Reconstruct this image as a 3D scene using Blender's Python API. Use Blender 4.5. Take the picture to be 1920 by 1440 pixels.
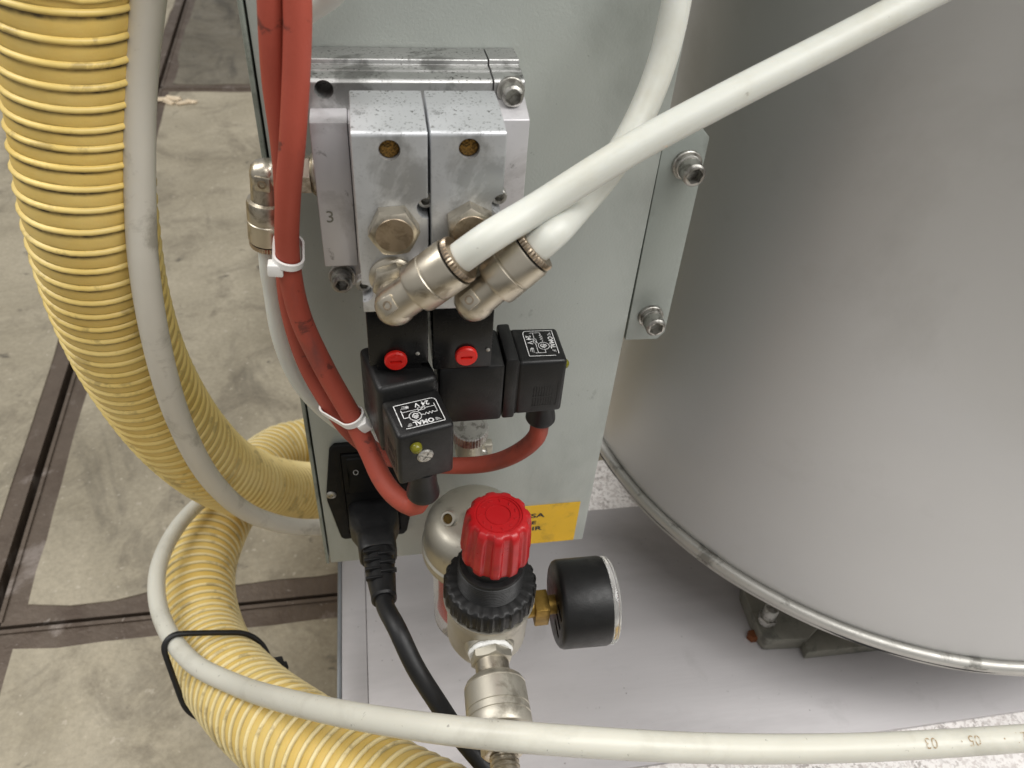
import bpy, bmesh, math, random
from mathutils import Vector, Matrix
random.seed(7)
PI = math.pi
sc = bpy.context.scene
for o in list(bpy.data.objects):
    bpy.data.objects.remove(o)
C = sc.collection
S = 0.001                                   # everything below is laid out in millimetres

# ------------------------------------------------------------------ camera
RT = [(0.98487, -0.16073, 0.06478), (-0.05911, -0.66299, -0.74629), (0.1629, 0.73117, -0.66246)]
CAM = Vector((37.125, -273.14, 376.98))
FPX = 1450.0
right, down, fwd = (Vector(r).normalized() for r in RT)
cam_d = bpy.data.cameras.new('camera')
cam = bpy.data.objects.new('camera', cam_d)
C.objects.link(cam)
m = Matrix((( right[0], -down[0], -fwd[0], CAM[0]*S), (right[1], -down[1], -fwd[1], CAM[1]*S),
            (right[2], -down[2], -fwd[2], CAM[2]*S), (0, 0, 0, 1)))
cam.matrix_world = m
cam_d.sensor_width = 36.0
cam_d.lens = 36.0*FPX/1920.0
cam_d.clip_start = 0.01
cam_d.clip_end = 100
cam_d.dof.use_dof = True
cam_d.dof.focus_distance = 0.31
cam_d.dof.aperture_fstop = 20.0
sc.camera = cam

# ------------------------------------------------------------------ world and lamps (workshop ceiling lamps)
w = bpy.data.worlds.new('World'); sc.world = w; w.use_nodes = True
bg = w.node_tree.nodes['Background']
bg.inputs[0].default_value = (1.0, 0.99, 0.975, 1)
bg.inputs[1].default_value = 0.48
def lamp(name, loc, target, sx, sy, power, col=(1, 0.985, 0.96)):
    d = bpy.data.lights.new(name, 'AREA'); d.shape = 'RECTANGLE'; d.size = sx; d.size_y = sy
    d.energy = power; d.color = col
    o = bpy.data.objects.new(name, d); C.objects.link(o)
    o.location = loc
    o.rotation_euler = (Vector(target)-Vector(loc)).to_track_quat('-Z', 'Y').to_euler()
    return o
lamp('ceiling_lamp', (0.9, -0.9, 2.3), (0.15, 0.0, 0.0), 1.9, 1.0, 44)
lamp('ceiling_lamp', (-1.4, 0.35, 2.3), (-0.3, 0.3, -0.2), 1.0, 1.9, 54)
lamp('ceiling_lamp', (2.2, -1.2, 2.3), (0.5, 0.0, 0.0), 1.0, 1.9, 44)
sc.view_settings.view_transform = 'Standard'
sc.view_settings.look = 'None'
sc.view_settings.exposure = -0.28
sc.view_settings.gamma = 1.0
sc.render.engine = 'CYCLES'
sc.cycles.use_denoising = True
sc.cycles.max_bounces = 6

# ------------------------------------------------------------------ helpers
def ray(x, y):
    return (right*(x-960) + down*(y-720) + fwd*FPX)
def P(x, y, X=None, Y=None, Z=None, D=None):   # photograph point at a known plane / depth -> scene point (mm)
    d = ray(x, y)
    if X is not None: t = (X-CAM[0])/d[0]
    elif Y is not None: t = (Y-CAM[1])/d[1]
    elif Z is not None: t = (Z-CAM[2])/d[2]
    else: t = D/FPX
    return CAM + d*t
V3 = Vector

def catmull(pts, step):
    pts = [V3(p) for p in pts]
    q = [pts[0]*2-pts[1]] + pts + [pts[-1]*2-pts[-2]]
    out = []
    for i in range(1, len(q)-2):
        p0, p1, p2, p3 = q[i-1:i+3]
        n = max(2, int((p2-p1).length/step*1.6))
        t0 = 0.0; t1 = t0+max((p1-p0).length, 1e-6)**.5; t2 = t1+max((p2-p1).length, 1e-6)**.5; t3 = t2+max((p3-p2).length, 1e-6)**.5
        for k in range(n):
            t = t1+(t2-t1)*k/n
            a1 = p0*((t1-t)/(t1-t0))+p1*((t-t0)/(t1-t0)); a2 = p1*((t2-t)/(t2-t1))+p2*((t-t1)/(t2-t1)); a3 = p2*((t3-t)/(t3-t2))+p3*((t-t2)/(t3-t2))
            b1 = a1*((t2-t)/(t2-t0))+a2*((t-t0)/(t2-t0)); b2 = a2*((t3-t)/(t3-t1))+a3*((t-t1)/(t3-t1))
            out.append(b1*((t2-t)/(t2-t1))+b2*((t-t1)/(t2-t1)))
    out.append(pts[-1])
    # even resample
    L = [0]
    for a, b in zip(out, out[1:]): L.append(L[-1]+(b-a).length)
    n = max(2, int(L[-1]/step)); res = []; j = 0
    for k in range(n+1):
        s = L[-1]*k/n
        while j < len(L)-2 and L[j+1] < s: j += 1
        f = (s-L[j])/max(L[j+1]-L[j], 1e-9)
        res.append(out[j].lerp(out[j+1], min(1, f)))
    return res, L[-1]

def frames(pts, up=None):
    T = []
    for i in range(len(pts)):
        T.append((pts[min(i+1, len(pts)-1)]-pts[max(i-1, 0)]).normalized())
    n = V3(up) if up else (V3((0, 0, 1)) if abs(T[0].z) < .9 else V3((1, 0, 0)))
    out = []
    for t in T:
        n = (n-t*n.dot(t)).normalized()
        out.append((t, n, t.cross(n)))
    return out

def basis(axis):
    a = V3(axis).normalized()
    u = V3((0, 0, 1)).cross(a) if abs(a.z) < .9 else V3((1, 0, 0))
    u = (u-a*u.dot(a)).normalized()
    return a, u, a.cross(u)

class MB:
    def __init__(s): s.V = []; s.F = []; s.cuts = []; s.att = None
    def add(s, V, F, M=None):
        b = len(s.V)
        s.V += [(M@V3(v) if M else V3(v)) for v in V]
        s.F += [tuple(i+b for i in f) for f in F]
        return s
    def bm(s, bm, M=None):
        bm.verts.index_update()
        r = s.add([v.co.copy() for v in bm.verts], [[v.index for v in f.verts] for f in bm.faces], M)
        bm.free(); return r
    def box(s, c, size, bev=0.0, rz=0, seg=2, M=None):
        bm = bmesh.new(); bmesh.ops.create_cube(bm, size=1)
        for v in bm.verts: v.co = V3((v.co.x*size[0], v.co.y*size[1], v.co.z*size[2]))
        if bev: bmesh.ops.bevel(bm, geom=bm.edges[:], offset=bev, segments=seg, profile=.5, affect='EDGES')
        T = Matrix.Translation(c) @ Matrix.Rotation(rz, 4, 'Z')
        return s.bm(bm, M@T if M else T)
    def bx(s, x0, x1, y0, y1, z0, z1, bev=0.0, M=None):
        return s.box(((x0+x1)/2, (y0+y1)/2, (z0+z1)/2), (abs(x1-x0), abs(y1-y0), abs(z1-z0)), bev, M=M)
    def prism(s, poly, o, u, v, w, bev=0.0, seg=2, M=None):    # polygon in (u,v) pushed along w
        o, u, v, w = V3(o), V3(u), V3(v), V3(w)
        bm = bmesh.new()
        a = [bm.verts.new(o+u*p[0]+v*p[1]) for p in poly]
        b = [bm.verts.new(o+u*p[0]+v*p[1]+w) for p in poly]
        n = len(poly)
        bm.faces.new(a); bm.faces.new(b[::-1])
        for i in range(n): bm.faces.new((a[i], b[i], b[(i+1) % n], a[(i+1) % n]))
        bmesh.ops.recalc_face_normals(bm, faces=bm.faces[:])
        if bev: bmesh.ops.bevel(bm, geom=bm.edges[:], offset=bev, segments=seg, profile=.5, affect='EDGES', clamp_overlap=True)
        return s.bm(bm, M)
    def lathe(s, prof, o=(0, 0, 0), axis=(0, 0, 1), n=40, mod=None, M=None, ph=0, loop=False):   # prof = [(h, r)...]
        a, u, v = basis(axis); o = V3(o); V = []; F = []; rings = []
        for i, (h, r) in enumerate(prof):
            if r <= 1e-6: rings.append([len(V)]); V.append(o+a*h); continue
            ring = []
            for k in range(n):
                t = 2*PI*k/n+ph
                rr = r*(mod(t, i) if mod else 1)
                ring.append(len(V)); V.append(o+a*h+(u*math.cos(t)+v*math.sin(t))*rr)
            rings.append(ring)
        if loop: rings.append(rings[0])
        for p, q in zip(rings, rings[1:]):
            if len(p) == 1 and len(q) == 1: continue
            for k in range(n):
                k2 = (k+1) % n
                if len(p) == 1: F.append((p[0], q[k2], q[k]))
                elif len(q) == 1: F.append((p[k], p[k2], q[0]))
                else: F.append((p[k], p[k2], q[k2], q[k]))
        if len(rings[0]) > 1 and not loop: F.append(tuple(rings[0][::-1]))
        if len(rings[-1]) > 1 and not loop: F.append(tuple(rings[-1]))
        return s.add(V, F, M)
    def tube(s, pts, r, n=20, step=3.0, up=None, flat=1.0, closed=False):
        P_, L = catmull(pts, step); fr = frames(P_, up); V = []; F = []
        for i, (p, (t, nn, b)) in enumerate(zip(P_, fr)):
            f = i/(len(P_)-1); rr = r(f) if callable(r) else r
            for k in range(n):
                a = 2*PI*k/n
                V.append(p+nn*math.cos(a)*rr*flat+b*math.sin(a)*rr)
        m_ = len(P_)
        for i in range(m_-1):
            for k in range(n):
                k2 = (k+1) % n
                F.append((i*n+k, i*n+k2, (i+1)*n+k2, (i+1)*n+k))
        F.append(tuple(range(n))[::-1]); F.append(tuple((m_-1)*n+k for k in range(n)))
        return s.add(V, F)
    def hexa(s, o, axis, af, h, rot=0, cham=.12, n=6):      # hexagon head with turned chamfer
        a, u, v = basis(axis); o = V3(o); R = af/2/math.cos(PI/6)
        poly = [(R*math.cos(rot+k*PI/3), R*math.sin(rot+k*PI/3)) for k in range(6)]
        N = 48; V = []; F = []
        def hexr(t):
            d = ((t-rot) % (PI/3))-PI/6
            return af/2/math.cos(d)
        c = cham*af
        for hh, mode in ((0, 0), (h-c, 1), (h, 2)):
            for k in range(N):
                t = 2*PI*k/N+rot; rr = hexr(t)
                if mode == 1: z = h-max(0.0, (rr-af/2*.93))*.62; V.append(o+a*z+(u*math.cos(t)+v*math.sin(t))*rr); continue
                if mode == 2: rr = af/2*.93
                V.append(o+a*hh+(u*math.cos(t)+v*math.sin(t))*rr)
        for i in range(2):
            for k in range(N):
                k2 = (k+1) % N
                F.append((i*N+k, i*N+k2, (i+1)*N+k2, (i+1)*N+k))
        F.append(tuple(range(N))[::-1]); F.append(tuple(range(2*N, 3*N)))
        return s.add(V, F)
    def cut(s, other): s.cuts.append(other); return s
    def raw(s, name):
        me = bpy.data.meshes.new(name)
        me.from_pydata([tuple(v) for v in s.V], [], s.F); me.validate(); me.update()
        bm = bmesh.new(); bm.from_mesh(me); bmesh.ops.recalc_face_normals(bm, faces=bm.faces[:]); bm.to_mesh(me); bm.free()
        return me
    def mesh(s, name, off):
        me = s.raw(name)
        if s.cuts:
            o = bpy.data.objects.new('temp', me); C.objects.link(o); tmp = [o]
            for c in s.cuts:
                co = bpy.data.objects.new('temp', c.raw('temp')); C.objects.link(co); tmp.append(co)
                md = o.modifiers.new('b', 'BOOLEAN'); md.operation = 'DIFFERENCE'; md.solver = 'EXACT'; md.object = co
            dg = bpy.context.evaluated_depsgraph_get(); dg.update()
            me2 = bpy.data.meshes.new_from_object(o.evaluated_get(dg)); me2.name = name
            for t in tmp: bpy.data.objects.remove(t)
            me = me2
        me.transform(Matrix.Scale(S, 4) @ Matrix.Translation(-V3(off)))
        return me
    def build(s, name, mat, parent=None, ang=38, off=None):
        root = parent
        while root is not None and root.parent is not None: root = root.parent
        base = OFF[root] if root is not None else V3(off if off is not None else (0, 0, 0))
        me = s.mesh(name, base)
        me.shade_smooth(); me.set_sharp_from_angle(angle=math.radians(ang))
        me.materials.append(mat)
        o = bpy.data.objects.new(name, me); C.objects.link(o)
        if parent is not None: o.parent = parent
        else: o.location = base*S
        OFF[o] = base
        return o
OFF = {}
def thing(name, label, cat, base, group=None):
    o = bpy.data.objects.new(name, None); C.objects.link(o); o.empty_display_size = .01
    o.location = V3(base)*S; OFF[o] = V3(base)
    o['label'] = label; o['category'] = cat
    if group: o['group'] = group
    return o
def tag(o, label, cat, group=None):
    o['label'] = label; o['category'] = cat
    if group: o['group'] = group
    return o
def text(mb, s, size, o, r, u, align='CENTER', warp=None, spacing=1.0, bold=0.0):
    cu = bpy.data.curves.new('txt', 'FONT'); cu.body = s; cu.size = size; cu.align_x = align; cu.align_y = 'CENTER'; cu.space_character = spacing
    cu.resolution_u = 3; cu.offset = bold
    ob = bpy.data.objects.new('txt', cu); C.objects.link(ob)
    dg = bpy.context.evaluated_depsgraph_get()
    me = bpy.data.meshes.new_from_object(ob.evaluated_get(dg))
    o = V3(o); r = V3(r); u = V3(u)
    V = [(warp(v.co.x, v.co.y) if warp else o+r*v.co.x+u*v.co.y) for v in me.vertices]
    mb.add(V, [tuple(p.vertices) for p in me.polygons])
    bpy.data.objects.remove(ob); bpy.data.curves.remove(cu)
def line(mb, pts, wd, o, r, u, nrm):
    o, r, u = V3(o), V3(r), V3(u)
    for a, b in zip(pts, pts[1:]):
        a2 = V3((a[0], a[1])); b2 = V3((b[0], b[1])); d = (b2-a2)
        if d.length < 1e-6: continue
        d.normalize(); a2 = a2-d*wd*.5; b2 = b2+d*wd*.5; n = V3((-d.y, d.x))*wd*.5
        q = [a2+n, a2-n, b2-n, b2+n]
        mb.add([o+r*p[0]+u*p[1] for p in q], [(0, 1, 2, 3)])

# ------------------------------------------------------------------ materials
def rgb(r, g, b):     # sRGB 0-255 -> linear
    f = lambda c: (c/255/12.92) if c/255 <= .04045 else ((c/255+.055)/1.055)**2.4
    return (f(r), f(g), f(b))
class NT:
    def __init__(s, name):
        s.m = bpy.data.materials.new(name); s.m.use_nodes = True; s.t = s.m.node_tree
        s.b = s.t.nodes['Principled BSDF']; s.tc = s.t.nodes.new('ShaderNodeTexCoord')
    def n(s, t, **k):
        x = s.t.nodes.new(t)
        for a, v in k.items(): setattr(x, a, v)
        return x
    def l(s, a, b): s.t.links.new(a, b)
    def noise(s, scale, detail=4, rough=.55, stretch=None, dist=0.0, seed=0):
        mp = s.n('ShaderNodeMapping'); s.l(s.tc.outputs['Object'], mp.inputs[0])
        if stretch: mp.inputs['Scale'].default_value = stretch
        mp.inputs['Location'].default_value = (seed*1.37, seed*.71, seed*.33)
        x = s.n('ShaderNodeTexNoise'); x.inputs['Scale'].default_value = scale; x.inputs['Detail'].default_value = detail
        x.inputs['Roughness'].default_value = rough; x.inputs['Distortion'].default_value = dist
        s.l(mp.outputs[0], x.inputs['Vector']); return x.outputs['Fac']
    def ramp(s, fac, lo, hi, a=0.0, b=1.0):
        r = s.n('ShaderNodeMapRange'); r.inputs[1].default_value = lo; r.inputs[2].default_value = hi
        r.inputs[3].default_value = a; r.inputs[4].default_value = b; r.clamp = True
        s.l(fac, r.inputs[0]); return r.outputs[0]
    def mix(s, fac, a, b):
        x = s.n('ShaderNodeMix', data_type='RGBA')
        for i, v in ((6, a), (7, b)):
            if isinstance(v, tuple): x.inputs[i].default_value = (*v, 1)
            else: s.l(v, x.inputs[i])
        if isinstance(fac, (int, float)): x.inputs[0].default_value = fac
        else: s.l(fac, x.inputs[0])
        return x.outputs[2]
    def math(s, op, a, b):
        x = s.n('ShaderNodeMath', operation=op)
        for i, v in ((0, a), (1, b)):
            if isinstance(v, (int, float)): x.inputs[i].default_value = v
            else: s.l(v, x.inputs[i])
        return x.outputs[0]
    def bump(s, fac, dist, strength=1.0):
        x = s.n('ShaderNodeBump'); x.inputs['Distance'].default_value = dist; x.inputs['Strength'].default_value = strength
        s.l(fac, x.inputs['Height']); s.l(x.outputs[0], s.b.inputs['Normal']); return x
def mat(name, col, rough=.5, metal=0.0, var=.12, vs=60, dirt=None, specks=None, bump=None, rvar=.1, brush=None, spec=.5, trans=0, sss=0, coat=0, ior=1.45, scratch=None, dust=False):
    """dirt=(colour, scale, lo, hi, amount[, stretch]); specks=(colour, scale, thr, amount); bump=(scale, dist); brush = stretch vector"""
    k = NT(name); b = k.b
    f = k.noise(vs, 5, .6, brush)
    d = tuple(c*(1-var) for c in col); u = tuple(min(1, c*(1+var)) for c in col)
    c = k.mix(k.ramp(f, .3, .7), d, u)
    if dirt:
        for di, dd in enumerate(dirt if isinstance(dirt, list) else [dirt]):
            g = k.noise(dd[1], 6, .65, dd[5] if len(dd) > 5 else None, .4, 3+di)
            lo_ = .5+(dd[2]-.5)*.7; c = k.mix(k.math('MULTIPLY', k.ramp(g, lo_, lo_+(dd[3]-dd[2])*.5), dd[4]), c, dd[0])
    if specks:
        g = k.noise(specks[1], 2, .5, None, 0, 9); h = k.noise(specks[1]*.12, 3, .6, None, 0, 11)
        ms = k.math('MULTIPLY', k.math('MULTIPLY', k.ramp(g, specks[2], specks[2]+.05), k.ramp(h, .35, .6)), specks[3])
        if dust:      # grit lies on the faces that look up
            gn = k.n('ShaderNodeNewGeometry'); sx_ = k.n('ShaderNodeSeparateXYZ'); k.l(gn.outputs['True Normal'], sx_.inputs[0])
            ms = k.math('MULTIPLY', ms, k.ramp(sx_.outputs[2], .3, .8, .12, 1))
        c = k.mix(ms, c, specks[0])
    if scratch:
        g = k.noise(scratch[1], 3, .5, scratch[4], 0, 21)
        c = k.mix(k.math('MULTIPLY', k.ramp(g, scratch[2], scratch[2]+.06), scratch[3]), c, scratch[0])
    k.l(c, b.inputs['Base Color'])
    rn = k.noise(vs*2.3, 4, .6, brush, 0, 5)
    k.l(k.ramp(rn, .25, .75, max(.02, rough-rvar), min(1, rough+rvar)), b.inputs['Roughness'])
    b.inputs['Metallic'].default_value = metal
    b.inputs['IOR'].default_value = ior
    b.inputs['Specular IOR Level'].default_value = spec
    if trans: b.inputs['Transmission Weight'].default_value = trans
    if coat: b.inputs['Coat Weight'].default_value = coat; b.inputs['Coat Roughness'].default_value = .15
    if sss:
        b.inputs['Subsurface Weight'].default_value = sss; b.inputs['Subsurface Radius'].default_value = (1, .9, .75); b.inputs['Subsurface Scale'].default_value = .004
    if bump:
        bn = k.noise(bump[0], 3, .6, brush if len(bump) < 3 else None, 0, 13); k.bump(bn, bump[1])
    return k.m

M = {}
DK = (.012, .012, .011)
M['panel'] = mat('painted_steel', rgb(174, 179, 173), .42, 0, .03, 18, dirt=[(rgb(112, 117, 110), 14, .58, .95, .4, (1, 1, .35)), (rgb(80, 82, 76), 40, .72, .84, .4)], specks=((.03, .03, .03), 420, .74, .55), bump=(900, .00012))
M['panel_edge'] = mat('painted_edge', rgb(140, 147, 138), .45, 0, .12, 60, dirt=(rgb(80, 82, 72), 60, .5, .7, .5))
M['bracket'] = mat('bracket_paint', rgb(158, 164, 158), .4, .15, .04, 30, dirt=(rgb(104, 106, 101), 40, .56, .9, .5, (1, 1, .4)), bump=(700, .0001))
M['alu'] = mat('aluminium', rgb(204, 202, 204), .42, .45, .04, 60, dirt=[(rgb(150, 147, 146), 45, .54, .8, .5), (rgb(80, 78, 74), 130, .68, .78, .5)], rvar=.12, brush=(1, 1, .25))
M['alu_top'] = mat('aluminium_grimy', rgb(190, 190, 188), .36, .85, .06, 60, dirt=(rgb(90, 90, 86), 60, .52, .7, .6), specks=((.02, .018, .015), 900, .60, .85), rvar=.1, dust=True)
M['valve'] = mat('valve_aluminium', rgb(208, 210, 212), .42, .7, .03, 45, dirt=[(rgb(120, 120, 118), 42, .54, .74, .5), (rgb(60, 58, 56), 70, .66, .78, .6)], specks=((.03, .027, .02), 1150, .60, .8), rvar=.06, dust=True)
M['nickel'] = mat('nickel_plated_brass', rgb(194, 186, 170), .36, .95, .08, 70, dirt=(rgb(92, 80, 60), 110, .54, .76, .6), rvar=.1)
M['nickel_face'] = mat('turned_nickel', rgb(176, 160, 140), .36, 1, .08, 200, dirt=(rgb(110, 95, 75), 160, .5, .7, .5), rvar=.1)
M['nickel_sat'] = mat('satin_nickel', rgb(186, 181, 168), .44, .8, .06, 50, dirt=(rgb(100, 92, 78), 60, .58, .8, .5), rvar=.08, bump=(1500, .00004))
M['zinc'] = mat('zinc_bolt', rgb(186, 184, 178), .40, .9, .1, 160, dirt=(rgb(95, 90, 82), 260, .5, .7, .6), rvar=.12)
M['dark'] = mat('dark_recess', (.01, .01, .01), .7, 0, .1)
M['black'] = mat('black_plastic', (.009, .009, .009), .40, 0, .15, 120, spec=.42, dirt=((.035, .033, .030), 70, .60, .90, .35), bump=(1600, .00006), rvar=.1)
M['black_gloss'] = mat('black_gloss', (.006, .006, .006), .25, 0, .1, 90, rvar=.06, spec=.35, dirt=((.02, .019, .017), 90, .62, .8, .3))
M['rubber'] = mat('black_rubber', (.008, .008, .0085), .46, 0, .15, 90, dirt=((.035, .035, .033), 80, .6, .8, .3), bump=(2200, .00005))
M['red'] = mat('red_plastic', rgb(176, 26, 30), .33, 0, .05, 60, dirt=(rgb(120, 14, 18), 50, .55, .75, .4), rvar=.08)
M['red_btn'] = mat('red_button', rgb(214, 36, 28), .34, 0, .05, 90)
M['red_cable'] = mat('red_silicone', rgb(164, 73, 56), .62, 0, .07, 45, dirt=[(rgb(104, 62, 56), 22, .50, .78, .8, (1, 1, .45)), (rgb(50, 36, 34), 90, .66, .76, .6)], bump=(900, .00008), rvar=.1)
M['brass'] = mat('brass', rgb(158, 128, 66), .42, .9, .1, 120, dirt=(rgb(96, 74, 34), 110, .50, .8, .6))
M['brass_dark'] = mat('old_brass', rgb(92, 72, 36), .45, .8, .3, 900)
M['bronze'] = mat('sintered_bronze', rgb(130, 98, 48), .5, .8, .35, 1600, dirt=((.02, .015, .006), 1500, .5, .62, .8), bump=(1700, .0006))
M['tube_white'] = mat('white_nylon', rgb(208, 209, 201), .42, 0, .02, 40, dirt=(rgb(190, 186, 168), 26, .56, .9, .5), specks=((.12, .10, .07), 420, .73, .5), sss=.6, rvar=.06)
M['tube_grey'] = mat('grey_nylon', rgb(206, 204, 192), .36, 0, .04, 30, dirt=[(rgb(160, 156, 142), 22, .52, .9, .5), (rgb(90, 85, 74), 240, .72, .80, .5)], sss=.45, rvar=.08)
M['tube_clear'] = mat('clear_polyethylene', rgb(226, 221, 208), .55, 0, .03, 40, trans=.2, dirt=(rgb(132, 124, 104), 35, .56, .78, .5), rvar=.08, ior=1.3)
M['tie_white'] = mat('white_tie', rgb(232, 230, 226), .35, 0, .02, 60)
M['yellow_label'] = mat('yellow_label', rgb(222, 176, 20), .4, 0, .05, 70, dirt=(rgb(150, 118, 30), 60, .52, .74, .5), specks=((.05, .04, .02), 500, .70, .4))
M['black_matte'] = mat('black_matte_plastic', (.006, .006, .006), .6, 0, .1, 90, spec=.2)
M['ink'] = mat('black_ink', (.02, .02, .02), .5)
M['ink_white'] = mat('white_ink', (.78, .78, .77), .5, dirt=((.25, .25, .25), 700, .52, .66, .5))
M['ink_brown'] = mat('brown_ink', rgb(158, 138, 108), .5, dirt=(rgb(200, 194, 178), 500, .45, .6, .8))
M['led'] = mat('led_lens', rgb(128, 124, 34), .12, 0, .02, 50, trans=.3, ior=1.4)
M['bowl'] = mat('clear_bowl', (.90, .87, .79), .10, 0, .02, 50, trans=.92, ior=1.12)
M['lens'] = mat('clear_lens', (.95, .95, .92), .05, 0, .01, 50, trans=.9, ior=1.45)
M['red_core'] = mat('red_element', rgb(190, 60, 50), .5)
M['ptfe'] = mat('ptfe_tape', (.82, .82, .80), .6, 0, .04, 300, bump=(1200, .0003))
M['gasket'] = mat('black_seal', (.012, .012, .012), .6)
M['rust'] = mat('rusty_brass', rgb(112, 66, 38), .6, .4, .3, 300)
M['clampgrey'] = mat('clamp_metal', rgb(132, 130, 120), .5, .4, .15, 70, dirt=((.03, .03, .027), 60, .54, .8, .6))
M['steel_sheet'] = mat('brushed_sheet', rgb(182, 179, 180), .45, .25, .06, 26, brush=(.12, 1, 1), dirt=[(rgb(104, 98, 100), 7, .50, 1.0, .4, (.35, 1, 1)), (rgb(136, 131, 131), 24, .62, 1.0, .3)], specks=((.05, .04, .035), 260, .72, .7), bump=(500, .00006), rvar=.08)
M['lip'] = mat('sheet_lip', rgb(132, 136, 140), .4, .4, .08, 50)
M['tank'] = mat('satin_stainless', rgb(204, 204, 203), .50, .50, .012, 5, brush=(1, 1, 2.5), dirt=(rgb(170, 169, 165), 7, .52, .95, .4), rvar=.02, bump=(2500, .00003))
M['bead'] = mat('rolled_bead', rgb(186, 184, 178), .45, .6, .05, 60, dirt=(rgb(90, 88, 82), 60, .60, .74, .6))
M['platform'] = mat('white_terrazzo', rgb(238, 234, 231), .55, 0, .04, 120, specks=(rgb(140, 132, 128), 330, .56, .7), dirt=(rgb(196, 188, 184), 300, .5, .65, .7), bump=(700, .0003))
M['chip'] = mat('pale_wood_chip', rgb(222, 204, 176), .7, 0, .08, 90)
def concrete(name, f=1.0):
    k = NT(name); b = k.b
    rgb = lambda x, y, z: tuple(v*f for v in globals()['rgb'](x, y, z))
    c = k.mix(k.ramp(k.noise(4, 8, .68, None, .5), .32, .68), rgb(144, 135, 115), rgb(190, 180, 158))
    c = k.mix(k.math('MULTIPLY', k.ramp(k.noise(11, 8, .72, None, .8, 2), .50, .66), .6), c, rgb(108, 99, 84))
    c = k.mix(k.math('MULTIPLY', k.ramp(k.noise(9, 6, .62, (1, .25, 1), .8, 4), .58, .68), .6), c, rgb(84, 78, 68))
    c = k.mix(k.math('MULTIPLY', k.ramp(k.noise(22, 4, .6, None, .5, 6), .66, .72), .75), c, rgb(62, 58, 52))
    c = k.mix(k.math('MULTIPLY', k.ramp(k.noise(120, 3, .6, None, 0, 8), .66, .71), .6), c, rgb(206, 196, 178))
    c = k.mix(k.math('MULTIPLY', k.ramp(k.noise(200, 4, .75, None, 0, 7), .35, .7), .3), c, rgb(88, 82, 70))
    k.l(c, b.inputs['Base Color'])
    k.l(k.ramp(k.noise(18, 4, .6, None, 0, 5), .3, .7, .45, .75), b.inputs['Roughness'])
    k.bump(k.noise(60, 6, .7, None, 0, 1), .0012)
    return k.m
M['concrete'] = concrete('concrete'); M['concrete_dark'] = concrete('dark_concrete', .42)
M['floor_steel'] = mat('rusty_floor_steel', rgb(102, 90, 79), .5, .25, .08, 40, dirt=[(rgb(80, 66, 56), 12, .48, .80, .7), (rgb(160, 150, 143), 16, .60, .80, .6), (rgb(176, 168, 160), 90, .72, .8, .5)], bump=(160, .0008), rvar=.12)
def hose_mats():
    k = NT('yellow_hose_wall'); b = k.b
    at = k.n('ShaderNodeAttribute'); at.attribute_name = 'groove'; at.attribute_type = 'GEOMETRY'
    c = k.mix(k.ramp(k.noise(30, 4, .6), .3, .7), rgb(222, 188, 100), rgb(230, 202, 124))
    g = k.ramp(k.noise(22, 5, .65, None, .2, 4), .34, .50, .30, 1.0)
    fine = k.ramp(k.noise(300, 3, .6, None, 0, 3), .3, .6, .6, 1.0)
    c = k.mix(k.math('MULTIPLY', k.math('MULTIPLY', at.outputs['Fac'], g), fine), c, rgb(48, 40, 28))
    k.l(c, b.inputs['Base Color']); b.inputs['Roughness'].default_value = .5
    b.inputs['Subsurface Weight'].default_value = .15; b.inputs['Subsurface Radius'].default_value = (1, .7, .2); b.inputs['Subsurface Scale'].default_value = .003
    k.bump(k.noise(500, 3), .00012)
    k2 = NT('yellow_hose_rib'); b2 = k2.b
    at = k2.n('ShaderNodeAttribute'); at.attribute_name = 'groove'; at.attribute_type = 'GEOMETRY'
    c = k2.mix(k2.ramp(k2.noise(30, 4, .6), .3, .7), rgb(226, 196, 108), rgb(234, 210, 136))
    du = k2.n('ShaderNodeAttribute'); du.attribute_name = 'paleness'; du.attribute_type = 'GEOMETRY'
    c = k2.mix(du.outputs['Fac'], c, rgb(240, 222, 166))  # rib colour goes from yellow to cream along the hose
    c = k2.mix(k2.math('MULTIPLY', k2.ramp(k2.noise(60, 5, .65, None, .2, 6), .56, .64), .45), c, rgb(120, 100, 60))
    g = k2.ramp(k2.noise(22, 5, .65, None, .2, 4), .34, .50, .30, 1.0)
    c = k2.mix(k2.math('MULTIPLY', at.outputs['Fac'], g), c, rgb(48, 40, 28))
    k2.l(c, b2.inputs['Base Color']); b2.inputs['Roughness'].default_value = .4
    m2 = k2.m
    return k.m, m2
M['hose'], M['rib'] = hose_mats()

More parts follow.
